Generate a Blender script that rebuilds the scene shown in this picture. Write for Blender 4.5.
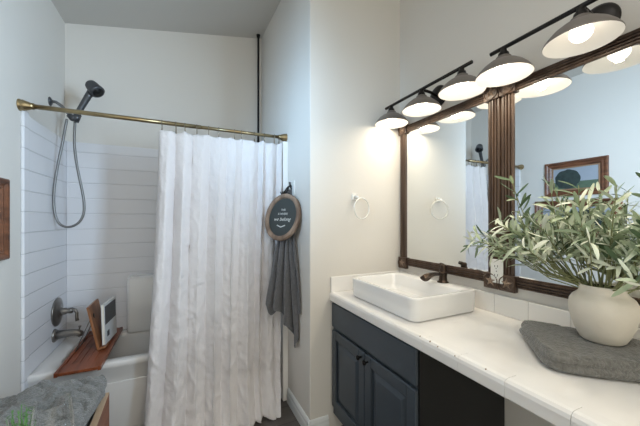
import bpy, bmesh, math, random
from mathutils import Vector, Matrix, noise
random.seed(7)
PI = math.pi
S = bpy.context.scene
COL = S.collection
for o in list(bpy.data.objects):
    bpy.data.objects.remove(o)

# ------------------------------------------------------------------ camera
cam = bpy.data.cameras.new('camera')
camo = bpy.data.objects.new('camera', cam)
COL.objects.link(camo)
FPX = 290.0
YAW = math.atan(136 / FPX)
camo.location = (0, 0, 1.30)
camo.rotation_euler = (PI / 2, 0, -YAW)
cam.sensor_width = 36
cam.lens = 36 * FPX / 640
cam.shift_y = 6 / 640
cam.clip_start = 0.02
S.camera = camo

# ------------------------------------------------------------------ light
world = bpy.data.worlds.new('world')
S.world = world
world.use_nodes = True
bg = world.node_tree.nodes['Background']
bg.inputs[0].default_value = (1.0, 0.96, 0.82, 1)
bg.inputs[1].default_value = 0.74

def area_light(name, loc, target, sx, sy, power, col, spread=180):
    l = bpy.data.lights.new(name, 'AREA')
    l.shape = 'RECTANGLE'
    l.size, l.size_y = sx, sy
    l.energy = power
    l.spread = math.radians(spread)
    l.color = col
    o = bpy.data.objects.new(name, l)
    COL.objects.link(o)
    o.location = loc
    o.rotation_euler = (Vector(target) - Vector(loc)).to_track_quat('-Z', 'Y').to_euler()
    return o

area_light('left_cool_fill', (-0.755, 0.75, 2.0), (0.66, 1.95, 1.85), 0.5, 0.8, 2.2, (0.42, 0.70, 1.0), 45)  # added cool fill aimed at the alcove wall; no window stands here
area_light('right_cool_fill', (1.345, -0.15, 1.9), (-0.77, 1.45, 1.75), 0.5, 1.1, 14, (0.58, 0.79, 1.0), 80)  # unseen cool fill added to brighten the left wall, not a real window
area_light('overhead_fill', (0.25, 0.1, 2.72), (0.25, 0.3, 0), 0.7, 0.7, 3.0, (1.0, 0.94, 0.86), 150)  # overhead fill added to lift the lower surfaces; no fixture is known
BULB_L = 4.2
LAMP_W = 0.40
S.view_settings.view_transform = 'Standard'
S.view_settings.look = 'None'
S.view_settings.gamma = 1
S.view_settings.use_curve_mapping = False
S.view_settings.exposure = 1.0

# ------------------------------------------------------------------ materials
def lin(c):
    return tuple(((v / 255) / 12.92 if v / 255 <= 0.04045 else ((v / 255 + 0.055) / 1.055) ** 2.4) for v in c)

def mat(name, rgb, rough=0.5, metal=0.0, var=0.0, scale=20.0, bump=0.0, bscale=None, spec=None, coat=0.0, sheen=0.0, stretch=None):
    m = bpy.data.materials.new(name)
    m.use_nodes = True
    nt = m.node_tree
    b = nt.nodes['Principled BSDF']
    c = lin(rgb)
    b.inputs['Base Color'].default_value = (*c, 1)
    b.inputs['Roughness'].default_value = rough
    b.inputs['Metallic'].default_value = metal
    if spec is not None:
        b.inputs['Specular IOR Level'].default_value = spec
    if coat:
        b.inputs['Coat Weight'].default_value = coat
        b.inputs['Coat Roughness'].default_value = 0.1
    if sheen:
        b.inputs['Sheen Weight'].default_value = sheen
    tc = nt.nodes.new('ShaderNodeTexCoord')
    src = tc.outputs['Object']
    if stretch:
        mp = nt.nodes.new('ShaderNodeMapping')
        mp.inputs['Scale'].default_value = stretch
        nt.links.new(src, mp.inputs['Vector'])
        src = mp.outputs['Vector']
    if var:
        n = nt.nodes.new('ShaderNodeTexNoise')
        n.inputs['Scale'].default_value = scale
        n.inputs['Detail'].default_value = 5
        nt.links.new(src, n.inputs['Vector'])
        r = nt.nodes.new('ShaderNodeValToRGB')
        r.color_ramp.elements[0].position = 0.3
        r.color_ramp.elements[1].position = 0.7
        r.color_ramp.elements[0].color = (*[v * (1 - var) for v in c], 1)
        r.color_ramp.elements[1].color = (*[min(1, v * (1 + var)) for v in c], 1)
        nt.links.new(n.outputs['Fac'], r.inputs['Fac'])
        nt.links.new(r.outputs['Color'], b.inputs['Base Color'])
    if bump:
        n2 = nt.nodes.new('ShaderNodeTexNoise')
        n2.inputs['Scale'].default_value = bscale or scale
        n2.inputs['Detail'].default_value = 4
        nt.links.new(src, n2.inputs['Vector'])
        bp = nt.nodes.new('ShaderNodeBump')
        bp.inputs['Strength'].default_value = bump
        bp.inputs['Distance'].default_value = 0.01
        nt.links.new(n2.outputs['Fac'], bp.inputs['Height'])
        nt.links.new(bp.outputs['Normal'], b.inputs['Normal'])
    return m

def tile_mat(name, rgb, axis_row, row, axis_col=None, colw=0.3, groove=0.004, dark=0.8):
    """white glazed tile with thin grout lines: rows along one object axis, optional columns along another"""
    m = mat(name, rgb, rough=0.22)
    nt = m.node_tree
    b = nt.nodes['Principled BSDF']
    tc = nt.nodes.new('ShaderNodeTexCoord')
    sp = nt.nodes.new('ShaderNodeSeparateXYZ')
    nt.links.new(tc.outputs['Object'], sp.inputs[0])
    def line(ax, step):
        d = nt.nodes.new('ShaderNodeMath'); d.operation = 'PINGPONG'
        d.inputs[1].default_value = step / 2
        nt.links.new(sp.outputs[ax], d.inputs[0])
        r = nt.nodes.new('ShaderNodeMapRange')
        r.interpolation_type = 'SMOOTHSTEP'
        r.inputs['From Min'].default_value = 0.0
        r.inputs['From Max'].default_value = groove
        nt.links.new(d.outputs[0], r.inputs['Value'])
        return r.outputs[0]
    out = line(axis_row, row)
    if axis_col:
        mn = nt.nodes.new('ShaderNodeMath'); mn.operation = 'MINIMUM'
        nt.links.new(out, mn.inputs[0]); nt.links.new(line(axis_col, colw), mn.inputs[1])
        out = mn.outputs[0]
    c = lin(rgb)
    mx = nt.nodes.new('ShaderNodeMix'); mx.data_type = 'RGBA'
    mx.inputs[6].default_value = (*[v * dark for v in c], 1)
    mx.inputs[7].default_value = (*c, 1)
    nt.links.new(out, mx.inputs[0])
    nt.links.new(mx.outputs[2], b.inputs['Base Color'])
    bp = nt.nodes.new('ShaderNodeBump')
    bp.inputs['Strength'].default_value = 0.6
    bp.inputs['Distance'].default_value = 0.004
    nt.links.new(out, bp.inputs['Height'])
    nt.links.new(bp.outputs['Normal'], b.inputs['Normal'])
    return m

def wood_mat(name, c1, c2, rough=0.45, stretch=(3, 40, 40), scale=1.0):
    m = mat(name, c1, rough=rough)
    nt = m.node_tree
    b = nt.nodes['Principled BSDF']
    tc = nt.nodes.new('ShaderNodeTexCoord')
    mp = nt.nodes.new('ShaderNodeMapping')
    mp.inputs['Scale'].default_value = stretch
    n = nt.nodes.new('ShaderNodeTexNoise')
    n.inputs['Scale'].default_value = scale
    n.inputs['Detail'].default_value = 6
    r = nt.nodes.new('ShaderNodeValToRGB')
    r.color_ramp.elements[0].position = 0.35
    r.color_ramp.elements[1].position = 0.68
    r.color_ramp.elements[0].color = (*lin(c1), 1)
    r.color_ramp.elements[1].color = (*lin(c2), 1)
    nt.links.new(tc.outputs['Object'], mp.inputs[0])
    nt.links.new(mp.outputs[0], n.inputs['Vector'])
    nt.links.new(n.outputs['Fac'], r.inputs[0])
    nt.links.new(r.outputs[0], b.inputs['Base Color'])
    bp = nt.nodes.new('ShaderNodeBump')
    bp.inputs['Strength'].default_value = 0.25
    bp.inputs['Distance'].default_value = 0.003
    nt.links.new(n.outputs['Fac'], bp.inputs['Height'])
    nt.links.new(bp.outputs[0], b.inputs['Normal'])
    return m

def emit_mat(name, rgb, strength):
    m = bpy.data.materials.new(name)
    m.use_nodes = True
    b = m.node_tree.nodes['Principled BSDF']
    b.inputs['Base Color'].default_value = (*lin(rgb), 1)
    b.inputs['Emission Color'].default_value = (*lin(rgb), 1)
    b.inputs['Emission Strength'].default_value = strength
    return m

def floor_mat():
    m = mat('floor_planks', (92, 88, 86), rough=0.42)
    nt = m.node_tree
    b = nt.nodes['Principled BSDF']
    tc = nt.nodes.new('ShaderNodeTexCoord')
    br = nt.nodes.new('ShaderNodeTexBrick')
    br.inputs['Color1'].default_value = (*lin((98, 93, 90)), 1)
    br.inputs['Color2'].default_value = (*lin((84, 80, 79)), 1)
    br.inputs['Mortar'].default_value = (*lin((58, 55, 54)), 1)
    br.inputs['Scale'].default_value = 1.0
    br.inputs['Mortar Size'].default_value = 0.002
    br.inputs['Brick Width'].default_value = 1.1
    br.inputs['Row Height'].default_value = 0.16
    n = nt.nodes.new('ShaderNodeTexNoise')
    mp = nt.nodes.new('ShaderNodeMapping')
    mp.inputs['Scale'].default_value = (4, 60, 10)
    n.inputs['Detail'].default_value = 6
    n.inputs['Scale'].default_value = 1.0
    mx = nt.nodes.new('ShaderNodeMix'); mx.data_type = 'RGBA'; mx.blend_type = 'MULTIPLY'
    mx.inputs[0].default_value = 0.6
    r = nt.nodes.new('ShaderNodeValToRGB')
    r.color_ramp.elements[0].color = (0.6, 0.6, 0.6, 1)
    r.color_ramp.elements[1].color = (1.25, 1.25, 1.25, 1)
    nt.links.new(tc.outputs['Object'], br.inputs['Vector'])
    nt.links.new(tc.outputs['Object'], mp.inputs[0])
    nt.links.new(mp.outputs[0], n.inputs['Vector'])
    nt.links.new(n.outputs['Fac'], r.inputs[0])
    nt.links.new(br.outputs['Color'], mx.inputs[6])
    nt.links.new(r.outputs[0], mx.inputs[7])
    nt.links.new(mx.outputs[2], b.inputs['Base Color'])
    return m

def glass_mat(name):
    """thin clear glass: mostly see-through, reflecting towards grazing angles"""
    m = bpy.data.materials.new(name)
    m.use_nodes = True
    nt = m.node_tree
    nt.nodes.clear()
    out = nt.nodes.new('ShaderNodeOutputMaterial')
    mx = nt.nodes.new('ShaderNodeMixShader')
    tr = nt.nodes.new('ShaderNodeBsdfTransparent'); tr.inputs[0].default_value = (0.97, 0.98, 0.98, 1)
    gl = nt.nodes.new('ShaderNodeBsdfGlossy'); gl.inputs['Roughness'].default_value = 0.03
    lw = nt.nodes.new('ShaderNodeLayerWeight'); lw.inputs['Blend'].default_value = 0.5
    pw = nt.nodes.new('ShaderNodeMath'); pw.operation = 'POWER'; pw.inputs[1].default_value = 2.5
    fr = nt.nodes.new('ShaderNodeMath'); fr.operation = 'MULTIPLY_ADD'; fr.inputs[1].default_value = 0.9; fr.inputs[2].default_value = 0.06
    nt.links.new(lw.outputs['Facing'], pw.inputs[0]); nt.links.new(pw.outputs[0], fr.inputs[0])
    nt.links.new(fr.outputs[0], mx.inputs[0]); nt.links.new(tr.outputs[0], mx.inputs[1]); nt.links.new(gl.outputs[0], mx.inputs[2])
    nt.links.new(mx.outputs[0], out.inputs[0])
    return m

WALL = (224, 220, 214)
M = dict(
    wall=mat('wall_paint', WALL, rough=0.85, bump=0.05, bscale=90),
    ceil=mat('ceiling_paint', (206, 203, 198), rough=0.9, bump=0.08, bscale=70),
    trim=mat('trim_paint', (226, 230, 232), rough=0.45),
    floor=floor_mat(),
    tile=tile_mat('tub_wall_tile', (226, 226, 230), 'Z', 0.1115),
    tile_far=tile_mat('tub_far_tile', (226, 226, 230), 'Z', 0.1115, dark=0.91),
    tub=mat('tub_enamel', (232, 230, 228), rough=0.18, coat=0.3),
    ctile=tile_mat('counter_tile', (232, 229, 222), 'Y', 0.152, 'X', 0.3, groove=0.0015, dark=0.985),
    splash=tile_mat('splash_tile', (246, 244, 241), 'Y', 0.152, groove=0.0025, dark=0.82),
    ctrim=mat('counter_trim', (245, 243, 241), rough=0.22, var=0.02, scale=9),
    chip=mat('chip_brown', (158, 140, 122), rough=0.8),
    navy=mat('navy_paint', (64, 73, 82), rough=0.38, var=0.06, scale=6),
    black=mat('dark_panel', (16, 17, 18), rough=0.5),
    knob=mat('black_metal', (26, 24, 24), rough=0.35, metal=0.7),
    ceramic=mat('sink_ceramic', (240, 240, 240), rough=0.12, coat=0.4),
    bronze=mat('bronze', (74, 62, 54), rough=0.3, metal=0.85, var=0.2, scale=30),
    brass=mat('brass', (160, 142, 108), rough=0.3, metal=0.95, var=0.1, scale=40),
    nickel=mat('dark_nickel', (128, 125, 122), rough=0.34, metal=0.85),
    shower=mat('shower_gunmetal', (84, 86, 90), rough=0.38, metal=0.6),
    hose=mat('hose_metal', (128, 128, 128), rough=0.4, metal=0.7),
    darkmetal=mat('lamp_metal', (44, 42, 42), rough=0.4, metal=0.6),
    shade=mat('shade_pewter', (128, 122, 118), rough=0.45, metal=0.25),
    shadein=mat('shade_white', (240, 238, 236), rough=0.4),
    frame=wood_mat('mirror_frame_wood', (66, 50, 41), (96, 76, 62), 0.42, (30, 30, 3)),
    starm=mat('star_bronze', (138, 118, 102), rough=0.45, metal=0.2, var=0.15, scale=60),
    mirror=mat('mirror_glass', (236, 240, 242), rough=0.0, metal=1.0),
    pole=mat('pole_black', (22, 22, 24), rough=0.45, metal=0.4),
    curtain=mat('curtain_fabric', (222, 219, 221), rough=0.85, bump=0.5, bscale=38, sheen=0.2),
    ringm=mat('curtain_ring_metal', (150, 140, 126), rough=0.3, metal=0.9),
    whitep=mat('white_plastic', (238, 238, 236), rough=0.35),
    chrome=mat('white_enamel_metal', (236, 234, 230), rough=0.2, metal=0.2),
    gtowel=mat('grey_terry', (108, 109, 114), rough=0.95, var=0.14, scale=70, bump=1.0, bscale=150, sheen=0.3),
    ftowel=mat('grey_folded_terry', (118, 119, 118), rough=0.95, var=0.22, scale=75, bump=1.0, bscale=150, sheen=0.3),
    ctowel=mat('counter_terry', (122, 121, 117), rough=0.95, var=0.22, scale=75, bump=1.0, bscale=150, sheen=0.3),
    signwood=wood_mat('sign_wood', (112, 92, 78), (160, 138, 120), 0.7, (25, 25, 8)),
    signface=mat('sign_slate', (56, 62, 62), rough=0.6, var=0.06, scale=14),
    letter=mat('sign_letter', (214, 216, 214), rough=0.6),
    caddy=wood_mat('caddy_wood', (104, 52, 30), (150, 82, 50), 0.35, (30, 4, 30)),
    caddyd=wood_mat('caddy_rest_wood', (112, 70, 44), (158, 106, 70), 0.4, (30, 30, 5)),
    crate=wood_mat('crate_wood', (112, 62, 40), (150, 92, 62), 0.45, (4, 4, 40)),
    crate_edge=wood_mat('crate_edge_wood', (178, 150, 122), (206, 184, 158), 0.5, (20, 4, 20)),
    paper=mat('book_cover', (222, 222, 222), rough=0.35),
    pages=mat('book_pages', (236, 232, 222), rough=0.9),
    ink=mat('book_ink', (40, 42, 48), rough=0.4, var=0.35, scale=60),
    vase=mat('stoneware', (222, 215, 202), rough=0.6, var=0.07, scale=9, bump=0.25, bscale=26),
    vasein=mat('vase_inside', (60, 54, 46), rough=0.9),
    stem=mat('olive_stem', (128, 132, 92), rough=0.7),
    outlet=mat('outlet_plastic', (236, 236, 232), rough=0.3),
    slot=mat('outlet_slot', (30, 30, 30), rough=0.6),
    pframe=wood_mat('picture_frame_wood', (84, 52, 36), (128, 82, 56), 0.4, (30, 5, 30)),
    pliner=mat('picture_liner', (150, 118, 92), rough=0.5),
    sky=mat('painted_sky', (158, 166, 178), rough=0.6, var=0.08, scale=5),
    field=mat('painted_field', (84, 104, 86), rough=0.6, var=0.25, scale=14, stretch=(1, 1, 5)),
    tree=mat('painted_tree', (48, 62, 60), rough=0.6, var=0.25, scale=24),
    glass=glass_mat('clear_glass'),
    sprig=mat('sprig_green', (78, 120, 62), rough=0.5, var=0.2, scale=60),
    bulb_on=emit_mat('bulb_lit', (255, 243, 222), BULB_L),
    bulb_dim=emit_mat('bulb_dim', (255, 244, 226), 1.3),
)

def leaf_mat():
    m = mat('olive_leaf', (150, 160, 122), rough=0.55)
    nt = m.node_tree
    b = nt.nodes['Principled BSDF']
    at = nt.nodes.new('ShaderNodeAttribute')
    at.attribute_name = 'tone'
    r = nt.nodes.new('ShaderNodeValToRGB')
    r.color_ramp.elements[0].color = (*lin((84, 108, 76)), 1)
    r.color_ramp.elements[1].color = (*lin((236, 240, 224)), 1)
    e = r.color_ramp.elements.new(0.45)
    e.color = (*lin((176, 190, 158)), 1)
    nt.links.new(at.outputs['Fac'], r.inputs[0])
    nt.links.new(r.outputs[0], b.inputs['Base Color'])
    return m
M['leaf'] = leaf_mat()

# ------------------------------------------------------------------ mesh helpers
class MB:
    def __init__(self):
        self.v, self.f, self.s, self.mi, self.tone = [], [], [], [], []
    def add(self, verts, faces, smooth=False, mi=0, tone=None):
        n = len(self.v)
        self.v += [tuple(p) for p in verts]
        for f in faces:
            self.f.append(tuple(i + n for i in f)); self.s.append(smooth); self.mi.append(mi)
        if tone is not None:
            self.tone += [tone] * len(verts)
        return self
    def box(self, x0, y0, z0, x1, y1, z1, mi=0):
        v = [(x, y, z) for z in (z0, z1) for y in (y0, y1) for x in (x0, x1)]
        return self.add(v, [(0, 2, 3, 1), (4, 5, 7, 6), (0, 1, 5, 4), (2, 6, 7, 3), (0, 4, 6, 2), (1, 3, 7, 5)], mi=mi)
    def obox(self, c, ax, ay, az, hx, hy, hz, mi=0):
        c, ax, ay, az = map(Vector, (c, ax, ay, az))
        v = [c + ax * hx * i + ay * hy * j + az * hz * k for k in (-1, 1) for j in (-1, 1) for i in (-1, 1)]
        return self.add(v, [(0, 2, 3, 1), (4, 5, 7, 6), (0, 1, 5, 4), (2, 6, 7, 3), (0, 4, 6, 2), (1, 3, 7, 5)], mi=mi)
    def tube(self, pts, r, n=12, mi=0, caps=True):
        pts = [Vector(p) for p in pts]
        rs = r if isinstance(r, (list, tuple)) else [r] * len(pts)
        t0 = (pts[1] - pts[0]).normalized()
        up = Vector((0, 0, 1)) if abs(t0.z) < 0.9 else Vector((1, 0, 0))
        a = t0.cross(up).normalized()
        vs, fs = [], []
        for i, p in enumerate(pts):
            t = (pts[min(i + 1, len(pts) - 1)] - pts[max(i - 1, 0)])
            t = t.normalized() if t.length > 1e-9 else t0
            a = (a - t * a.dot(t)).normalized()
            b = t.cross(a)
            for k in range(n):
                an = 2 * PI * k / n
                vs.append(p + (a * math.cos(an) + b * math.sin(an)) * rs[i])
        for i in range(len(pts) - 1):
            for k in range(n):
                k2 = (k + 1) % n
                fs.append((i * n + k, i * n + k2, (i + 1) * n + k2, (i + 1) * n + k))
        self.add(vs, fs, True, mi)
        if caps:
            self.add(vs[:n], [tuple(range(n - 1, -1, -1))], False, mi)
            self.add(vs[-n:], [tuple(range(n))], False, mi)
        return self
    def lathe(self, prof, c=(0, 0, 0), axis=(0, 0, 1), n=32, mi=0, xd=None):
        """prof: (radius, height) list along the axis"""
        c, az = Vector(c), Vector(axis).normalized()
        ax = Vector(xd) if xd else (az.cross(Vector((0, 0, 1))) if abs(az.z) < 0.9 else Vector((1, 0, 0)))
        ax = (ax - az * ax.dot(az)).normalized(); ay = az.cross(ax)
        vs, fs = [], []
        for r, z in prof:
            for k in range(n):
                an = 2 * PI * k / n
                vs.append(c + az * z + (ax * math.cos(an) + ay * math.sin(an)) * max(r, 1e-5))
        for i in range(len(prof) - 1):
            for k in range(n):
                k2 = (k + 1) % n
                fs.append((i * n + k, i * n + k2, (i + 1) * n + k2, (i + 1) * n + k))
        return self.add(vs, fs, True, mi)
    def grid(self, rows, smooth=True, closed=False, mi=0):
        n = len(rows[0]); vs = [p for r in rows for p in r]; fs = []
        for i in range(len(rows) - 1):
            for k in range(n if closed else n - 1):
                k2 = (k + 1) % n
                fs.append((i * n + k, i * n + k2, (i + 1) * n + k2, (i + 1) * n + k))
        return self.add(vs, fs, smooth, mi)
    def prism(self, poly, axis, a, b, mi=0):
        """polygon of 2D points extruded along an axis name"""
        def P(p, h):
            return {'X': (h, p[0], p[1]), 'Y': (p[0], h, p[1]), 'Z': (p[0], p[1], h)}[axis]
        n = len(poly)
        v = [P(p, a) for p in poly] + [P(p, b) for p in poly]
        f = [tuple(range(n)), tuple(range(2 * n - 1, n - 1, -1))] + [(i, (i + 1) % n, (i + 1) % n + n, i + n) for i in range(n)]
        return self.add(v, f, False, mi)
    def build(self, name, mats, parent=None, bevel=0.0, seg=2, solid=0.0, sub=0):
        if not isinstance(mats, (list, tuple)):
            mats = [mats]
        off = Vector((0, 0, 0))
        p = parent
        while p is not None:
            off += p.location; p = p.parent
        me = bpy.data.meshes.new(name)
        if parent is None:
            xs = [v[0] for v in self.v]; ys = [v[1] for v in self.v]; zs = [v[2] for v in self.v]
            org = Vector(((min(xs) + max(xs)) / 2, (min(ys) + max(ys)) / 2, min(zs)))
        else:
            org = Vector((0, 0, 0))
        keep0 = getattr(self, 'world_origin', False)
        if keep0:
            org = Vector((0, 0, 0))
        me.from_pydata([tuple(Vector(v) - off - org) for v in self.v], [], self.f)
        for m in mats:
            me.materials.append(m)
        for poly, s, mi in zip(me.polygons, self.s, self.mi):
            poly.use_smooth = s; poly.material_index = mi
        if self.tone:
            at = me.attributes.new('tone', 'FLOAT', 'POINT')
            for i, t in enumerate(self.tone):
                at.data[i].value = t
        bm = bmesh.new(); bm.from_mesh(me)
        bmesh.ops.remove_doubles(bm, verts=bm.verts, dist=1e-6)
        bmesh.ops.recalc_face_normals(bm, faces=bm.faces)
        bm.to_mesh(me); bm.free()
        o = bpy.data.objects.new(name, me)
        COL.objects.link(o)
        if parent is not None:
            o.parent = parent
        else:
            o.location = org
        if solid:
            md = o.modifiers.new('solid', 'SOLIDIFY'); md.thickness = solid; md.offset = 0
        if bevel:
            md = o.modifiers.new('bevel', 'BEVEL'); md.width = bevel; md.segments = seg; md.limit_method = 'ANGLE'
        if sub:
            md = o.modifiers.new('sub', 'SUBSURF'); md.levels = sub; md.render_levels = sub
        return o

def tag(o, label, cat, group=None):
    o['label'] = label; o['category'] = cat
    if group: o['group'] = group
    return o

def thing(name, loc, label, cat, group=None):
    o = bpy.data.objects.new(name, None)
    o.empty_display_size = 0.05
    COL.objects.link(o); o.location = loc
    return tag(o, label, cat, group)

def struct(name, mb, m, parent=None, **k):
    if parent is None: mb.world_origin = True
    o = mb.build(name, m, parent, **k)
    o['kind'] = 'structure'
    return o

def rrect(x0, y0, x1, y1, r, n=8):
    """rounded rectangle outline, counter-clockwise"""
    pts = []
    for cx, cy, a0 in ((x1 - r, y0 + r, -PI / 2), (x1 - r, y1 - r, 0), (x0 + r, y1 - r, PI / 2), (x0 + r, y0 + r, PI)):
        for k in range(n + 1):
            a = a0 + PI / 2 * k / n
            pts.append((cx + r * math.cos(a), cy + r * math.sin(a)))
    return pts

def loops(mb, spec, mi=0, cap0=False, cap1=False):
    rows = []
    for (x0, y0, x1, y1, r, z) in spec:
        rows.append([(x, y, z) for x, y in rrect(x0, y0, x1, y1, r)])
    mb.grid(rows, True, True, mi)
    n = len(rows[0])
    if cap0: mb.add(rows[0], [tuple(range(n))], False, mi)
    if cap1: mb.add(rows[-1], [tuple(range(n))], False, mi)
    return mb

# ------------------------------------------------------------------ the room
XL, XR, YF, YB, XA = -0.77, 1.36, 1.59, 2.65, 0.68   # left wall, mirror wall, partition face, tub back wall, alcove corner
YN = -1.6
def cz(x): return 2.70 + (x - XL) * 0.185
struct('floor', MB().box(XL - 0.1, YN, -0.1, XR + 0.1, YB + 0.1, 0), M['floor'])
c = MB()
c.prism([(XL - 0.1, cz(XL - 0.1)), (XR + 0.1, cz(XR + 0.1)), (XR + 0.1, cz(XR + 0.1) + 0.1), (XL - 0.1, cz(XL - 0.1) + 0.1)], 'Y', YN, YB + 0.1)
struct('ceiling', c, M['ceil'])
struct('wall_left', MB().box(XL - 0.1, YN, 0, XL, YB, cz(XL)), M['wall'])
struct('wall_far', MB().box(XL - 0.1, YB, 0, 0.72, YB + 0.1, cz(0.72)), M['wall'])
struct('wall_right', MB().box(XR, YN, 0, XR + 0.1, YF, cz(XR)), M['wall'])
w = MB().prism([(XA, YF), (XR + 0.1, YF), (XR + 0.1, YB + 0.1), (0.645, YB + 0.1), (0.645, YB), (0.675, 1.95)], 'Z', 0, 3.2)
struct('wall_partition', w, M['wall'], bevel=0.006)

def baseboard(name, p, q, nrm):
    p, q, nr = Vector((*p, 0)), Vector((*q, 0)), Vector((*nrm, 0))
    prof = [(0, 0), (0.016, 0), (0.016, 0.055), (0.013, 0.066), (0.013, 0.082), (0.008, 0.094), (0.003, 0.10), (0, 0.10)]
    m = MB()
    rows = [[e + nr * a + Vector((0, 0, z)) for a, z in prof] for e in (p, q)]
    m.grid(rows, False, True)
    m.add(rows[0], [tuple(range(8))]); m.add(rows[1], [tuple(range(8))])
    return struct(name, m, M['trim'])
baseboard('baseboard_partition', (XA - 0.016, YF), (0.80, YF), (0, -1))
baseboard('baseboard_alcove', (XA, YF - 0.016), (0.677, 1.965), (-1, 0))
baseboard('baseboard_left', (XL, 1.2), (XL, 2.0), (1, 0))
baseboard('baseboard_right', (XR, -0.6), (XR, 0.8), (-1, 0))

# tiled tub surround: three panels with rounded edges, and the bullnose columns
TT = 1.855
t = MB().box(XL, 2.085, 0.0, XL + 0.012, YB, TT)
struct('wall_tile_left', t, M['tile'], bevel=0.003)
t = MB().box(XL, 2.022, 0.0, XL + 0.016, 2.083, TT + 0.02)
struct('trim_tile_left', t, M['tile'], bevel=0.007, seg=3)
struct('wall_tile_far', MB().box(XL + 0.012, YB - 0.012, 0.0, 0.64, YB, TT), M['tile_far'], bevel=0.003)
t = MB().prism([(0.638, 1.98), (0.677, 1.98), (0.646, YB), (0.636, YB)], 'Z', 0, TT)
struct('wall_tile_right', t, M['ctrim'], bevel=0.006)
t = loops(MB(), [(-0.385, 2.54, 0.30, 2.645, 0.03, 0.46), (-0.385, 2.54, 0.30, 2.645, 0.03, 0.845), (-0.378, 2.548, 0.293, 2.644, 0.026, 0.862), (-0.36, 2.565, 0.275, 2.643, 0.02, 0.868)], cap1=True)
struct('trim_tub_ledge', t, M['tub'])

# the bathtub
tb = thing('bathtub', (-0.06, 2.35, 0), 'white alcove bathtub with a flat apron behind the shower curtain', 'bathtub')
x0, x1, y0, y1 = XL + 0.014, 0.636, 2.055, 2.636
m = MB()
loops(m, [(x0, y0 + 0.012, x1, y1, 0.004, 0.0), (x0, y0 + 0.012, x1, y1, 0.004, 0.415), (x0, y0, x1, y1, 0.004, 0.425), (x0, y0, x1, y1, 0.004, 0.45),
          (x0 + 0.001, y0 + 0.004, x1 - 0.001, y1, 0.004, 0.457), (x0 + 0.004, y0 + 0.012, x1 - 0.004, y1 - 0.004, 0.01, 0.46),
          (x0 + 0.085, y0 + 0.055, x1 - 0.07, y1 - 0.06, 0.13, 0.46), (x0 + 0.098, y0 + 0.068, x1 - 0.085, y1 - 0.072, 0.13, 0.452),
          (x0 + 0.105, y0 + 0.075, x1 - 0.1, y1 - 0.078, 0.125, 0.43), (x0 + 0.13, y0 + 0.1, x1 - 0.2, y1 - 0.1, 0.12, 0.18), (x0 + 0.17, y0 + 0.14, x1 - 0.28, y1 - 0.14, 0.08, 0.13)], cap1=True)
m.build('tub_shell', M['tub'], tb)
m = MB().box(x0 + 0.25, y0 + 0.002, 0.05, x1 - 0.25, y0 + 0.012, 0.34)
m.build('apron_panel', M['tub'], tb, bevel=0.008)
MB().lathe([(0.0, 0.012), (0.03, 0.012), (0.034, 0.006), (0.034, 0)], (x0 + 0.115, 2.35, 0.33), (1, 0, 0.1), 24).build('overflow_plate', M['nickel'], tb)

# ------------------------------------------------------------------ tub and shower fittings
v = thing('tub_valve', (XL + 0.012, 2.457, 0.69), 'round brushed metal tub valve plate with a curved lever on the white tile', 'faucet')
MB().lathe([(0.088, 0), (0.092, 0.004), (0.09, 0.01), (0.06, 0.018), (0.028, 0.022), (0.026, 0.03), (0, 0.03)], (XL + 0.012, 2.457, 0.69), (1, 0, 0), 40).build('escutcheon', M['nickel'], v)
MB().lathe([(0.022, 0.0), (0.022, 0.02), (0.016, 0.03), (0.019, 0.045), (0.019, 0.055), (0.01, 0.06), (0, 0.06)], (XL + 0.04, 2.457, 0.69), (1, 0, 0), 24).build('valve_stem', M['nickel'], v)
MB().tube([(XL + 0.08, 2.455, 0.692), (XL + 0.097, 2.455, 0.697), (XL + 0.112, 2.452, 0.69), (XL + 0.12, 2.45, 0.672), (XL + 0.12, 2.448, 0.64), (XL + 0.124, 2.446, 0.62)], [0.012, 0.011, 0.01, 0.009, 0.009, 0.0105], 14).build('lever', M['nickel'], v)

v = thing('tub_spout', (XL + 0.012, 2.42, 0.55), 'brushed metal tub spout with a diverter knob, below the valve lever', 'faucet')
MB().lathe([(0.042, 0), (0.042, 0.006), (0.032, 0.016), (0.0, 0.016)], (XL + 0.012, 2.42, 0.548), (1, 0, 0), 30).build('flange', M['nickel'], v)
MB().tube([(XL + 0.024, 2.42, 0.548), (XL + 0.06, 2.42, 0.552), (XL + 0.10, 2.42, 0.554), (XL + 0.13, 2.42, 0.55), (XL + 0.147, 2.42, 0.54), (XL + 0.152, 2.42, 0.526)], [0.028, 0.025, 0.023, 0.022, 0.02, 0.017], 18).build('spout_body', M['nickel'], v)
MB().lathe([(0.004, 0), (0.004, 0.022), (0.008, 0.026), (0.008, 0.034), (0, 0.036)], (XL + 0.14, 2.42, 0.558), (0.15, 0, 1), 14).build('diverter_knob', M['nickel'], v)

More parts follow.
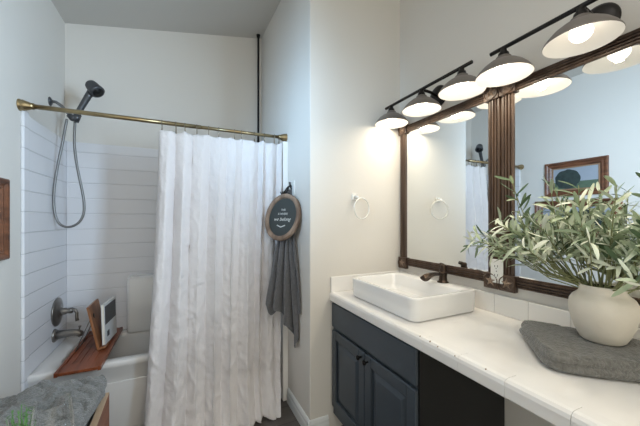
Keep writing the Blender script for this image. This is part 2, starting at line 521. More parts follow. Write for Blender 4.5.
sh = thing('handheld_shower', (XL, 2.39, 2.05), 'dark grey handheld shower head on its wall arm with a looping hose', 'shower')
MB().lathe([(0.028, 0), (0.028, 0.004), (0.014, 0.012), (0, 0.012)], (XL, 2.39, 2.045), (1, 0, 0), 24).build('arm_flange', M['shower'], sh)
MB().tube([(XL + 0.005, 2.39, 2.048), (XL + 0.03, 2.39, 2.046), (XL + 0.06, 2.39, 2.025), (XL + 0.09, 2.39, 1.985), (XL + 0.105, 2.39, 1.968)], 0.0095, 12).build('shower_arm', M['hose'], sh)
m = MB().tube([(-0.675, 2.39, 1.975), (-0.655, 2.39, 1.955), (-0.635, 2.39, 1.952)], [0.016, 0.02, 0.018], 14)
m.tube([(-0.643, 2.39, 1.935), (-0.628, 2.39, 1.985)], [0.019, 0.021], 16)
m.build('bracket', M['shower'], sh)
MB().tube([(-0.640, 2.39, 1.95), (-0.63, 2.388, 1.985), (-0.60, 2.383, 2.05), (-0.572, 2.375, 2.105), (-0.552, 2.37, 2.14)], [0.014, 0.0165, 0.018, 0.0195, 0.022], 16).build('handle', M['shower'], sh)
hd = MB().lathe([(0.0, 0.052), (0.026, 0.05), (0.034, 0.04), (0.038, 0.02), (0.042, -0.02), (0.043, -0.034), (0.038, -0.038), (0.0, -0.036)], (-0.533, 2.36, 2.158), (-0.45, 0.28, 0.55), 30).build('shower_head', M['shower'], sh)
ax = Vector((-0.45, 0.28, 0.55)).normalized()
m = MB().lathe([(0.0, -0.0392), (0.031, -0.0385), (0.031, -0.036), (0.0, -0.036)], (-0.533, 2.36, 2.158), ax, 26)
m.lathe([(0.0, -0.043), (0.010, -0.042), (0.012, -0.038)], (-0.533, 2.36, 2.158), ax, 16)
m.build('spray_face', M['pole'], hd)
hp = [(-0.684, 2.39, 1.945), (-0.695, 2.392, 1.88), (-0.709, 2.39, 1.775), (-0.725, 2.39, 1.68), (-0.739, 2.39, 1.581), (-0.749, 2.39, 1.48), (-0.750, 2.39, 1.389), (-0.742, 2.39, 1.32), (-0.722, 2.39, 1.27), (-0.689, 2.39, 1.249), (-0.652, 2.39, 1.255), (-0.618, 2.39, 1.285), (-0.598, 2.39, 1.34), (-0.597, 2.39, 1.41), (-0.607, 2.39, 1.491), (-0.624, 2.39, 1.59), (-0.638, 2.39, 1.685), (-0.647, 2.39, 1.80), (-0.643, 2.39, 1.94)]
def smooth_path(p, k=5):
    p = [Vector(q) for q in p]; out = []
    for i in range(len(p) - 1):
        a, b, c_, d = p[max(i - 1, 0)], p[i], p[i + 1], p[min(i + 2, len(p) - 1)]
        for j in range(k):
            t = j / k
            out.append(0.5 * ((2 * b) + (c_ - a) * t + (2 * a - 5 * b + 4 * c_ - d) * t * t + (3 * b - a - 3 * c_ + d) * t ** 3))
    out.append(p[-1]); return out
MB().tube(smooth_path(hp, 5), 0.0075, 10).build('hose', M['hose'], sh)

m = MB().tube([(0.604, 2.592, 0.462), (0.604, 2.592, 2.0), (0.604, 2.592, 2.01), (0.604, 2.592, cz(0.604) - 0.03)], [0.011, 0.011, 0.009, 0.009], 14)
p = thing('tension_pole', (0.604, 2.592, 0.46), 'thin black tension pole rising to the ceiling in the corner behind the curtain', 'pole')
m.build('pole_tube', M['pole'], p)
MB().tube([(0.604, 2.592, cz(0.604) - 0.03), (0.604, 2.592, cz(0.604) - 0.003)], [0.012, 0.018], 16).build('end_cap', M['pole'], p)

# curtain rod with flanges
RY, RZ = 2.015, 1.89
rod = thing('curtain_rod', (-0.06, RY, RZ), 'straight brass shower curtain rod across the tub alcove', 'curtain rod')
MB().tube([(XL + 0.02, RY, RZ), (0.1, RY, RZ)], 0.0125, 16).build('rod_tube', M['brass'], rod)
MB().tube([(0.05, RY, RZ), (0.655, RY, RZ)], 0.0108, 16).build('inner_tube', M['brass'], rod)
fl = [(0.030, 0), (0.030, 0.006), (0.026, 0.01), (0.0285, 0.016), (0.024, 0.026), (0.020, 0.04), (0.0165, 0.046), (0.0165, 0.058), (0.0, 0.058)]
MB().lathe(fl, (XL, RY, RZ), (1, 0, 0), 28).build('flange', M['brass'], rod)
MB().lathe(fl, (0.6735, RY, RZ), (-1, 0, 0), 28).build('flange', M['brass'], rod)

# curtain: hangs from the rings, folds, reaches the floor
RX = [-0.122, -0.045, 0.006, 0.075, 0.146, 0.207, 0.309, 0.355, 0.443, 0.513, 0.585, 0.619]
NU, NV = 260, 120
CR = random.Random(5)
KNOTS = [0.0]
while KNOTS[-1] < 1.0:
    KNOTS.append(KNOTS[-1] + CR.uniform(0.06, 0.15))
KAMP = [CR.uniform(0.55, 1.0) for _ in KNOTS]
def fold(u):
    """irregular pleats: each knot interval is one pleat of its own width and depth"""
    u = min(max(u, 0.0), 0.9999)
    for i in range(len(KNOTS) - 1):
        if KNOTS[i] <= u <= KNOTS[i + 1]:
            t = (u - KNOTS[i]) / (KNOTS[i + 1] - KNOTS[i])
            a = KAMP[i]
            return a * (2 * abs(math.sin(PI * t)) ** 0.62 - 1.0), t
    return 0.0, 0.0
def curtain_pt(u, v):
    zt = 1.838 - 0.010 * abs(math.sin(u * PI * 11)) + 0.004 * math.sin(u * 40)
    z = zt + (0.010 - zt) * v
    xt = -0.136 + 0.765 * u
    spread = -0.075 * (1 - u) * v ** 1.3 - 0.03 * u * v
    drift = 0.05 * (noise.noise(Vector((u * 3.0, v * 1.6, 2.2)))) * v
    f1, t1 = fold(u + drift)
    f2 = noise.noise(Vector((u * 26, v * 1.2, 7.7))) * 1.3
    f3 = noise.noise(Vector((u * 8, v * 1.5, 1.7)))
    k = min(1, 0.35 + v * 3)
    x = xt + spread + 0.016 * math.sin(2 * PI * t1) * k * math.sin(PI * min(1, max(0, u)))
    y = RY - 0.026 + k * (-0.036 * f1 + 0.008 * f2 + 0.016 * f3 * v) - 0.055 * v ** 2
    # crinkles: creases running at a slant
    c1 = 1 - abs(noise.noise(Vector((x * 9 + z * 5, z * 7 - x * 5, 5.0)))) * 2.2
    c2 = 1 - abs(noise.noise(Vector((x * 17 - z * 9, z * 13 + x * 8, 8.0)))) * 2.2
    y -= (0.013 * max(0, c1) ** 3 + 0.008 * max(0, c2) ** 3) * (0.12 + 0.95 * v)
    y += noise.noise(Vector((x * 45, z * 26, 9.7))) * 0.0035
    if v > 0.84:                  # the hem flares out and settles on the floor
        q = (v - 0.84) / 0.16
        y -= (0.05 + 0.05 * u) * q ** 2 * (0.7 + 0.9 * (0.5 + noise.noise(Vector((u * 5, 1.0, 0)))))
        x -= 0.03 * q * q * (u ** 6)
        z = max(0.008, z + 0.03 * q * (noise.noise(Vector((u * 9, 2.0, 0))) + 0.2))
    y = min(y, 2.044)
    x = min(x, 0.630)
    return (x, y, z)
m = MB().grid([[curtain_pt(i / NU, j / NV) for i in range(NU + 1)] for j in range(NV + 1)])
cur = m.build('shower_curtain', M['curtain'], solid=0.002)
tag(cur, 'long white crinkled fabric shower curtain hanging in folds to the floor', 'curtain')
def curtain_ring(x):
    m = MB()
    pts = []
    for k in range(25):
        a = 2 * PI * k / 24
        pts.append((x + 0.002 * math.sin(a), RY + 0.016 * math.sin(a), RZ - 0.022 + 0.0365 * math.cos(a)))
    m.tube(pts, 0.0022, 6, caps=False)
    o = m.build('curtain_ring', M['ringm'])
    return tag(o, 'small thin metal ring holding the white curtain on the brass rod', 'curtain ring', 'curtain rings along the brass rod')
for x in RX:
    curtain_ring(x)

# ------------------------------------------------------------------ hook, hanging towel, oval sign
hk = thing('towel_hook', (0.676, 1.88, 1.50), 'white adhesive wall hook with dark prongs above the round sign', 'hook')
MB().box(0.667, 1.835, 1.455, 0.6765, 1.925, 1.56).build('back_plate', M['whitep'], hk, bevel=0.003)
m = MB()
for s in (-1, 0, 1):
    m.tube(smooth_path([(0.667, 1.88, 1.525), (0.645, 1.88 + s * 0.012, 1.52), (0.625, 1.88 + s * 0.03, 1.485), (0.61, 1.88 + s * 0.036, 1.47), (0.60, 1.88 + s * 0.038, 1.487)], 4), 0.0045, 8)
m.tube([(0.668, 1.88, 1.50), (0.655, 1.88, 1.535), (0.653, 1.88, 1.552)], 0.006, 8)
m.build('prongs', M['darkmetal'], hk)

nh = Vector((-0.80, -0.60, 0)).normalized(); th = Vector((0.85, -0.53, 0))
def towel_pt(u, v):
    L = 1.0
    key = [(0, 0.72), (0.12, 0.80), (0.25, 0.745), (0.4, 0.80), (0.55, 0.85), (0.66, 1.0), (0.8, 0.93), (0.9, 0.78), (1.0, 0.76)]
    for (a, la), (b, lb) in zip(key, key[1:]):
        if a <= u <= b:
            t = (u - a) / (b - a); L = la + (lb - la) * t
    zt, zb = 1.50, 1.50 - 1.045 * L
    z = zt + (zb - zt) * v
    wdt = 0.03 + 0.265 * min(1, max(0, 1.5 - z) / 0.9) ** 1.25
    s = (u - 0.5) * wdt * 1.05
    amp = 0.006 + 0.024 * min(1, (1.5 - z) / 0.7)
    f = math.sin(u * 2 * PI * 4.2 + 0.6) + 0.4 * math.sin(u * 2 * PI * 7 + 2 + v)
    kk = min(1, max(0, (1.42 - z) / 0.35))
    base = Vector((0.645 - 0.048 * kk, 1.875 - 0.068 * kk, z)) + th * (s + 0.006 * kk) + nh * (amp * f - 0.004)
    base += nh * noise.noise(Vector((u * 6, z * 8, 1))) * 0.006
    base.x = min(base.x, 0.666)
    return base
m = MB().grid([[towel_pt(i / 90, j / 60) for i in range(91)] for j in range(61)])
tw = m.build('hand_towel', M['gtowel'], solid=0.007)
tag(tw, 'dark grey towel hanging in folds from the wall hook behind the round sign', 'towel')

sg = thing('round_sign', (0.585, 1.83, 1.16), 'round slate sign with white lettering in a rustic wood rim, hung over grey towel', 'sign')
sc = Vector((0.588, 1.825, 1.312))
nb = Vector((-0.85, -0.52, 0)).normalized(); tt = Vector((0.52, -0.85, 0)).normalized()
th_l = math.radians(14)
sn = (nb * math.cos(th_l) + Vector((0, 0, 1)) * math.sin(th_l)).normalized()     # leans back at the top
su = tt.cross(sn).normalized()
if su.z < 0: su = -su
A, B = 0.143, 0.158
def ell(r, k, n=48):
    a = 2 * PI * k / n
    return tt * (A * r * math.cos(a)) + su * (B * r * math.sin(a))
rows = []
for r, d in ((0.80, 0.004), (0.82, 0.014), (0.85, 0.019), (0.97, 0.021), (1.0, 0.015), (1.0, -0.006), (0.97, -0.01), (0.80, -0.01), (0.80, 0.004)):
    rows.append([sc + ell(r, k) + sn * (d + 0.0015 * noise.noise(Vector((k * 0.4, r * 9, 0)))) for k in range(48)])
MB().grid(rows, True, True).build('rim', M['signwood'], sg)
m = MB()
ring = [sc + ell(0.815, k) for k in range(48)]
m.add([p + sn * 0.006 for p in ring], [tuple(range(48))]); m.add([p - sn * 0.006 for p in ring], [tuple(range(48))])
m.grid([[p + sn * 0.006 for p in ring], [p - sn * 0.006 for p in ring]], False, True)
plate = m.build('plaque', M['signface'], sg)
def text_mesh(body, size, centre, right, up, nrm, parent, m, name='lettering', shear=0.0, extrude=0.0006, weight=0.0):
    cu = bpy.data.curves.new(name, 'FONT')
    cu.body = body; cu.size = size; cu.align_x = 'CENTER'; cu.align_y = 'CENTER'; cu.shear = shear; cu.extrude = extrude; cu.offset = weight
    tmp = bpy.data.objects.new(name, cu); COL.objects.link(tmp)
    dg = bpy.context.evaluated_depsgraph_get()
    me = bpy.data.meshes.new_from_object(tmp.evaluated_get(dg))
    bpy.data.objects.remove(tmp)
    mt = Matrix((right, up, nrm)).transposed().to_4x4(); mt.translation = centre
    me.transform(mt)
    off = Vector((0, 0, 0)); p = parent
    while p is not None: off += p.location; p = p.parent
    me.transform(Matrix.Translation(-off))
    me.materials.clear(); me.materials.append(m)
    o = bpy.data.objects.new(name, me); COL.objects.link(o); o.parent = parent
    return o
rt = tt
text_mesh('THIS', 0.019, sc + su * 0.047 + sn * 0.0072, rt, su, sn, plate, M['letter'])
text_mesh('IS WHERE', 0.019, sc + su * 0.020 + sn * 0.0072, rt, su, sn, plate, M['letter'])
text_mesh('we belong', 0.034, sc - su * 0.016 + sn * 0.0072, rt, su, sn, plate, M['letter'], shear=0.35)
m = MB()
for s in (-1, 1):
    m.obox(sc - su * 0.062 + tt * 0.017 * s + sn * 0.0075, (tt + su * 0.35 * s).normalized(), (su - tt * 0.35 * s).normalized(), sn, 0.019, 0.0035, 0.0006)
m.build('flourish', M['letter'], plate)
m = MB()
for s in (-1, 1):
    m.tube([sc + su * 0.15 + tt * 0.045 * s - sn * 0.004, (0.606, 1.872 - s * 0.012, 1.487)], 0.003, 8)
m.build('hanger_cord', M['darkmetal'], sg)

# ------------------------------------------------------------------ towel ring on the partition
tr = thing('towel_ring', (1.0, YF, 1.36), 'white towel ring mounted on the cream wall beside the mirror', 'towel ring')
m = MB().box(0.968, YF - 0.012, 1.42, 1.012, YF, 1.462)
m.build('mount', M['chrome'], tr, bevel=0.004)
MB().tube([(0.99, YF - 0.01, 1.44), (0.99, YF - 0.04, 1.437), (0.99, YF - 0.046, 1.428)], [0.012, 0.010, 0.008], 14).build('post', M['chrome'], tr)
pts = []
for k in range(49):
    a = 2 * PI * k / 48
    r_ = 0.066
    pts.append((1.016 + r_ * math.sin(a), YF - 0.042 + 0.018 * math.sin(a) - 0.004, 1.367 + r_ * math.cos(a)))
MB().tube(pts, 0.0045, 10, caps=False).build('ring', M['chrome'], tr)

# ------------------------------------------------------------------ vanity
vx, vy0, vy1 = 0.83, 0.86, 1.583
vn = thing('vanity_cabinet', (1.09, 1.22, 0), 'dark navy vanity cabinet with two raised panel doors under the white counter', 'cabinet')
m = MB().box(vx + 0.02, vy0 + 0.012, 0.105, 1.355, vy1, 0.803)
m.build('carcass', M['navy'], vn)
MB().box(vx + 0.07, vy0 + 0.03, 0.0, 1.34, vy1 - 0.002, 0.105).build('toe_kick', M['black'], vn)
MB().box(vx + 0.004, vy0, 0.105, 1.355, vy0 + 0.012, 0.803).build('end_panel', M['black'], vn)['label'] = 'side panel with its shade painted black'  # near-black colour carries the shade on this cabinet end
MB().box(vx + 0.004, vy0 + 0.012, 0.105, vx + 0.02, vy1, 0.803).build('face_frame', M['navy'], vn, bevel=0.001)
MB().box(vx - 0.012, vy0 + 0.006, 0.646, vx + 0.004, vy1 - 0.008, 0.79).build('false_drawer_front', M['navy'], vn, bevel=0.004)
def door(y0, y1, z0, z1, ky):
    m = MB()
    W_ = 0.05
    m.box(vx - 0.014, y0, z0, vx + 0.004, y0 + W_, z1); m.box(vx - 0.014, y1 - W_, z0, vx + 0.004, y1, z1)
    m.box(vx - 0.014, y0 + W_, z0, vx + 0.004, y1 - W_, z0 + W_); m.box(vx - 0.014, y0 + W_, z1 - W_, vx + 0.004, y1 - W_, z1)
    d = m.build('door', M['navy'], vn, bevel=0.004)
    m = MB()
    rows = []
    for ins, xx in ((0.0, vx - 0.002), (0.012, vx - 0.002), (0.034, vx - 0.012), (0.038, vx - 0.012)):
        a, b_, c_, e = y0 + W_ + ins, y1 - W_ - ins, z0 + W_ + ins, z1 - W_ - ins
        rows.append([(xx, a, c_), (xx, b_, c_), (xx, b_, e), (xx, a, e)])
    m.grid(rows, False, True); m.add(rows[-1], [(0, 1, 2, 3)])
    m.build('raised_panel', M['navy'], d)
    MB().lathe([(0.0045, 0), (0.0045, 0.012), (0.011, 0.017), (0.013, 0.022), (0.010, 0.028), (0, 0.03)], (vx - 0.014, ky, z1 - 0.03), (-1, 0, 0), 18).build('knob', M['knob'], d)
door(vy0 + 0.006, 1.215, 0.165, 0.628, 1.190)
door(1.221, vy1 - 0.014, 0.165, 0.628, 1.247)

ct = thing('vanity_countertop', (1.09, 0.6, 0.80), 'long white tiled countertop with a bullnose edge and low backsplash', 'countertop')
CY0 = -0.75
MB().box(0.822, CY0, 0.806, XR - 0.001, YF - 0.001, 0.85).build('counter_slab', M['ctrim'], ct, bevel=0.001)
# bullnose edge tiles, each with a fine gap to the next
y = YF - 0.002
m = MB()
prof = [(0.822, 0.80), (0.812, 0.80), (0.809, 0.804), (0.808, 0.835), (0.811, 0.845), (0.818, 0.8515), (0.83, 0.853), (0.862, 0.8515), (0.862, 0.8495), (0.822, 0.8495)]
while y > CY0 + 0.16:
    a, b_ = y, y - 0.1535
    rows = [[(px, q, pz) for px, pz in prof] for q in (a, b_ + 0.0012)]
    m.grid(rows, False, True); m.add(rows[0], [tuple(range(len(prof)))]); m.add(rows[1], [tuple(range(len(prof)))])
    y = b_
m.build('edge_trim', M['ctrim'], ct)
for yy, zz, s in ((0.792, 0.851, 0.004), (0.752, 0.849, 0.003), (0.842, 0.852, 0.003), (0.575, 0.851, 0.003), (0.68, 0.847, 0.0025)):
    m = MB().lathe([(s, 0), (s * 0.8, 0.0012), (0, 0.0014)], (0.8125 if zz < 0.85 else 0.818, yy, zz - 0.0006), (-0.5, 0, 0.87), 9)
    m.build('chip', M['chip'], ct)['label'] = 'small brown chip in the edge tile'
MB().box(1.346, CY0, 0.85, XR - 0.001, YF - 0.001, 0.942).build('backsplash', M['splash'], ct, bevel=0.004)
MB().box(0.815, YF - 0.013, 0.85, 1.345, YF - 0.001, 0.945).build('side_splash', M['ctrim'], ct, bevel=0.004)

# vessel sink
sk = thing('vessel_sink', (1.09, 1.2, 0.853), 'white rectangular vessel sink standing on the tiled counter', 'sink')
sx0, sx1, sy0, sy1, zb, zt = 0.885, 1.298, 0.945, 1.475, 0.8535, 0.958
m = loops(MB(), [(sx0 + 0.03, sy0 + 0.03, sx1 - 0.03, sy1 - 0.03, 0.03, zb), (sx0 + 0.008, sy0 + 0.008, sx1 - 0.008, sy1 - 0.008, 0.04, zb), (sx0 + 0.004, sy0 + 0.004, sx1 - 0.004, sy1 - 0.004, 0.042, zb + 0.006), (sx0, sy0, sx1, sy1, 0.045, zt - 0.01), (sx0 + 0.0015, sy0 + 0.0015, sx1 - 0.0015, sy1 - 0.0015, 0.045, zt - 0.002), (sx0 + 0.005, sy0 + 0.005, sx1 - 0.005, sy1 - 0.005, 0.042, zt),
          (sx0 + 0.014, sy0 + 0.014, sx1 - 0.085, sy1 - 0.014, 0.036, zt), (sx0 + 0.018, sy0 + 0.018, sx1 - 0.09, sy1 - 0.018, 0.036, zt - 0.006), (sx0 + 0.022, sy0 + 0.024, sx1 - 0.096, sy1 - 0.024, 0.036, zt - 0.06), (sx0 + 0.05, sy0 + 0.05, sx1 - 0.12, sy1 - 0.05, 0.03, zt - 0.085)], cap0=True, cap1=True)
m.build('basin', M['ceramic'], sk)
MB().lathe([(0.0, 0.003), (0.022, 0.003), (0.024, 0.0)], (1.04, 1.2, zt - 0.085), (0, 0, 1), 20).build('drain', M['bronze'], sk)

# waterfall faucet on the sink's back ledge
fc = thing('sink_faucet', (1.255, 1.14, 0.958), 'small bronze waterfall faucet on the back ledge of the white sink', 'faucet')
fx, fy = 1.268, 1.138
MB().lathe([(0.03, 0), (0.03, 0.004), (0.022, 0.008), (0.02, 0.03), (0.022, 0.05), (0.018, 0.056), (0, 0.056)], (fx, fy, 0.958), (0, 0, 1), 26).build('faucet_body', M['bronze'], fc)
rows = []
for s, wd, zc, dep in ((0.0, 0.018, 0.998, 0.006), (0.04, 0.019, 1.0, 0.010), (0.08, 0.023, 0.998, 0.013), (0.11, 0.028, 0.990, 0.013), (0.135, 0.030, 0.978, 0.010)):
    rw = []
    for k in range(-6, 7):
        t = k / 6
        rw.append((fx - s, fy + wd * t, zc + dep * t * t))
    rows.append(rw)
MB().grid(rows).build('spout', M['bronze'], fc, solid=0.006)
MB().lathe([(0.018, 0), (0.02, 0.01), (0.015, 0.022), (0.017, 0.03), (0.012, 0.04), (0, 0.042)], (fx + 0.004, fy, 1.014), (0, 0, 1), 22).build('handle_base', M['bronze'], fc)
MB().tube([(fx + 0.004, fy, 1.040), (fx + 0.008, fy + 0.008, 1.048), (fx + 0.012, fy + 0.026, 1.052)], [0.012, 0.011, 0.009], 12).build('handle', M['bronze'], fc)

# ------------------------------------------------------------------ two framed mirrors side by side
def make_mirror(ya, yb, label):
    """ya > yb; the frame runs z0..z1"""
    z0, z1, fw, xb = 0.967, 1.945, 0.062, XR
    r = thing('framed_mirror', (XR, (ya + yb) / 2, z0), label, 'mirror', 'framed mirrors above the counter')
    MB().box(xb - 0.008, yb + 0.03, z0 + 0.03, xb - 0.001, ya - 0.03, z1 - 0.03).build('mirror_glass', M['mirror'], r)
    prof = [(0, 0), (0, 0.012), (0.003, 0.017), (0.008, 0.017), (0.010, 0.0095), (0.0145, 0.0095), (0.0165, 0.017), (0.022, 0.019), (0.024, 0.0095), (0.0275, 0.0095), (0.030, 0.019), (0.036, 0.019), (0.038, 0.0095), (0.0425, 0.0095), (0.0445, 0.016), (0.050, 0.016), (0.052, 0.0095), (0.056, 0.012), (0.060, 0.010), (0.062, 0.006), (0.062, 0)]
    def rail(vertical, p, a, b_):
        m = MB(); rows = []
        for e in (a, b_):
            rows.append([(xb - d, p + w_, e) if vertical else (xb - d, e, p + w_ * 0.82) for w_, d in prof])
        m.grid(rows, False, True)
        n = len(prof); m.add(rows[0], [tuple(range(n))]); m.add(rows[1], [tuple(range(n))])
        # two rows of small carved beads
        k = a + 0.006
        while k < b_ - 0.004:
            for w_ in (0.0122, 0.0402):
                cx_, d = (xb - 0.0092), 0.0042
                pc = (cx_, p + w_, k) if vertical else (cx_, k, p + w_ * 0.82)
                q = Vector(pc)
                m.add([q + Vector((0, d, 0)), q + Vector((0, 0, d)), q - Vector((0, d, 0)), q - Vector((0, 0, d)), q - Vector((0.010, 0, 0))], [(0, 1, 4), (1, 2, 4), (2, 3, 4), (3, 0, 4)], True)
            k += 0.0125
        return m.build('frame_rail', M['frame'], r)
    cb = 0.074
    rail(True, ya - fw, z0 + cb, z1 - cb); rail(True, yb, z0 + cb, z1 - cb)
    rail(False, z0 + 0.023, yb + cb, ya - cb); rail(False, z1 - fw - 0.006, yb + cb, ya - cb)
    for cy, cz_ in ((ya - cb / 2, z0 + cb / 2), (yb + cb / 2, z0 + cb / 2), (ya - cb / 2, z1 - cb / 2), (yb + cb / 2, z1 - cb / 2)):
        b_ = MB().box(xb - 0.026, cy - cb / 2 + 0.0005, cz_ - cb / 2, xb, cy + cb / 2 - 0.0005, cz_ + cb / 2).build('corner_block', M['frame'], r, bevel=0.003)
        MB().lathe([(0.0355, 0.0), (0.0355, 0.003), (0.0335, 0.005), (0.031, 0.003), (0.031, 0.0)], (xb - 0.026, cy, cz_), (-1, 0, 0), 28).build('carved_ring', M['frame'], b_)
        v_ = [(xb - 0.037, cy, cz_)]
        for k in range(10):
            a = PI / 2 + k * PI / 5; rr = 0.029 if k % 2 == 0 else 0.0115
            v_.append((xb - 0.0262, cy + rr * math.cos(a), cz_ + rr * math.sin(a)))
        MB().add(v_, [(0, 1 + k, 1 + (k + 1) % 10) for k in range(10)]).build('star', M['starm'], b_)
    return r
make_mirror(1.578, 0.877, 'tall mirror in a dark carved wood frame above the white sink')
make_mirror(0.875, 0.165, 'mirror in a dark carved wood frame behind the olive plant')

# outlet between the two mirrors
ot = thing('power_outlet', (XR - 0.025, 0.884, 1.046), 'white duplex outlet plate between the two mirrors', 'outlet')
OY, OZ, OX = 0.884, 1.054, XR - 0.0275
pl = MB().box(OX, OY - 0.030, OZ - 0.056, OX + 0.007, OY + 0.030, OZ + 0.056).build('cover_plate', M['outlet'], ot, bevel=0.003)
for zz in (OZ + 0.021, OZ - 0.021):
    MB().prism([(OY + 0.017 * math.cos(a), zz + max(-0.013, min(0.013, 0.017 * math.sin(a)))) for a in [2 * PI * k / 20 for k in range(20)]], 'X', OX - 0.0025, OX + 0.0003).build('receptacle', M['outlet'], pl)
    s = MB()
    s.box(OX - 0.0029, OY - 0.008, zz - 0.002, OX - 0.0024, OY - 0.0055, zz + 0.008); s.box(OX - 0.0029, OY + 0.0055, zz - 0.002, OX - 0.0024, OY + 0.008, zz + 0.007)
    s.lathe([(0.0025, 0), (0, 0.0005)], (OX - 0.0025, OY, zz - 0.007), (-1, 0, 0), 10)
    s.build('slots', M['slot'], pl)
MB().lathe([(0.003, 0), (0.002, 0.001), (0, 0.0012)], (OX, OY, OZ), (-1, 0, 0), 12).build('screw', M['nickel'], pl)

# ------------------------------------------------------------------ vanity lights: two bars of three shaded lamps
def vanity_light(yc, zbar, label, lit):
    lx = 1.214
    r = thing('vanity_light', (XR, yc, zbar), label, 'vanity light', 'vanity lights above the mirrors')
    MB().lathe([(0.062, 0), (0.062, 0.008), (0.052, 0.016), (0.03, 0.022), (0, 0.022)], (XR - 0.001, yc + 0.01, zbar - 0.01), (-1, 0, 0), 36).build('canopy', M['darkmetal'], r)
    MB().tube([(lx, yc - 0.318, zbar), (lx, yc + 0.318, zbar)], 0.0085, 14).build('bar', M['darkmetal'], r)
    MB().tube([(XR - 0.02, yc + 0.01, zbar - 0.01), (XR - 0.07, yc + 0.006, zbar), (lx, yc, zbar)], 0.008, 12).build('arm', M['darkmetal'], r)
    for k, on in zip((1, 0, -1), lit):
        y = yc + 0.262 * k
        zr = zbar - 0.118
        prof = [(0.104, 0.0), (0.105, 0.002), (0.1035, 0.006), (0.093, 0.022), (0.076, 0.040), (0.055, 0.056), (0.034, 0.066), (0.028, 0.070), (0.0285, 0.078), (0.022, 0.082), (0.0, 0.083)]
        s = MB().lathe(prof, (lx, y, zr), (0, 0, 1), 40).build('lamp_shade', M['shade'], r)
        MB().lathe([(0.104, 0.0), (0.1025, 0.004), (0.0915, 0.020), (0.0745, 0.038), (0.0535, 0.054), (0.033, 0.063), (0.0, 0.064)], (lx, y, zr), (0, 0, 1), 40).build('shade_lining', M['shadein'], s)
        MB().lathe([(0.022, 0.082), (0.019, 0.096), (0.013, 0.102), (0.011, 0.116)], (lx, y, zr), (0, 0, 1), 22).build('neck', M['darkmetal'], s)
        ld = bpy.data.lights.new('bulb_glow', 'AREA'); ld.shape = 'DISK'; ld.size = 0.026
        ld.energy = LAMP_W * (1.0 if on else 0.8); ld.color = (1.0, 0.88, 0.68)
        lo = bpy.data.objects.new('bulb_glow', ld); COL.objects.link(lo); lo.parent = s
        lo.location = Vector((lx, y, zr - 0.0015)) - Vector((XR, yc, zbar))
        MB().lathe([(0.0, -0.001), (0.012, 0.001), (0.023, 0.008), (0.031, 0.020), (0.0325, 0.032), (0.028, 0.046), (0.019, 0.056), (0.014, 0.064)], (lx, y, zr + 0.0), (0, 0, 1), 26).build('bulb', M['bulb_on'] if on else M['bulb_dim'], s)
    return r
vanity_light(1.240, 2.032, 'bar of three glowing dome lamps above the sink mirror', (1, 1, 1))
vanity_light(0.513, 2.018, 'bar of dome lamps above the mirror behind the olive plant', (1, 0, 1))

# ------------------------------------------------------------------ folded towels
def folded(name, c, sx, sy, sz, rot, layers, mt, label, seed, slump=0.0, group=None, nrm=12.0, quad=None, puff=0.016):
    """a soft folded towel: rounded slab with the fold lines of its layers on the sides; c = centre of its underside"""
    nx, ny, nz = 64, 54, 16
    cache, vs, fs = {}, [], []
    ca, sa = math.cos(rot), math.sin(rot)
    def P(i, j, k):
        key = (i, j, k)
        if key in cache: return cache[key]
        u, v_, w_ = 2 * i / nx - 1, 2 * j / ny - 1, 2 * k / nz - 1
        # rounded corners in plan and in section
        d = max(abs(u), abs(v_))
        pw = 7.0
        nn = (abs(u) ** pw + abs(v_) ** pw) ** (1 / pw)
        fx = d / nn if nn > 0 else 1
        x, y_ = u * fx, v_ * fx
        e = max(0, (max(abs(x), abs(y_)) - 0.86) / 0.14)
        th_ = 1 - 0.20 * e ** 3
        z = (w_ * th_ + 1) / 2
        edge = max(abs(u), abs(v_)) > 0.999
        bul = 1.0
        if edge:
            bul = 0.965 + 0.035 * abs(math.sin(PI * layers * (w_ + 1) / 2))
        x *= bul * sx / 2; y_ *= bul * sy / 2
        zz = z * sz
        n1 = noise.noise(Vector((x * nrm + seed, y_ * nrm, seed))) * 0.5 + noise.noise(Vector((x * 30 + seed, y_ * 26, 2))) * 0.22 + noise.noise(Vector((x * 70, y_ * 62 + seed, 7))) * 0.16 - 0.35 * max(0, 1 - 9 * abs(noise.noise(Vector((x * 7 + y_ * 9, y_ * 6 - x * 5, seed + 3)))))
        top = max(0, w_)
        zz += n1 * puff * top - slump * top * max(0, -u) ** 2
        x += noise.noise(Vector((zz * 30, y_ * 9, seed + 4))) * 0.010 * abs(u)
        y_ += noise.noise(Vector((zz * 30, x * 9, seed + 9))) * 0.010 * abs(v_)
        cache[key] = len(vs)
        if quad:
            a_, b_ = x / sx + 0.5, y_ / sy + 0.5
            q0 = Vector(quad[0]).lerp(Vector(quad[1]), a_); q1 = Vector(quad[3]).lerp(Vector(quad[2]), a_)
            q = q0.lerp(q1, b_)
            vs.append((min(q.x, 1.342), q.y, c[2] + max(0.0, zz)))
            return cache[key]
        vs.append((c[0] + x * ca - y_ * sa, c[1] + x * sa + y_ * ca, c[2] + max(0.0, zz)))
        return cache[key]
    for i in range(nx):
        for j in range(ny):
            for k in (0, nz): fs.append((P(i, j, k), P(i + 1, j, k), P(i + 1, j + 1, k), P(i, j + 1, k)))
    for i in range(nx):
        for k in range(nz):
            for j in (0, ny): fs.append((P(i, j, k), P(i + 1, j, k), P(i + 1, j, k + 1), P(i, j, k + 1)))
    for j in range(ny):
        for k in range(nz):
            for i in (0, nx): fs.append((P(i, j, k), P(i, j + 1, k), P(i, j + 1, k + 1), P(i, j, k + 1)))
    o = MB().add(vs, fs, True).build(name, mt)
    return tag(o, label, 'towel', group)
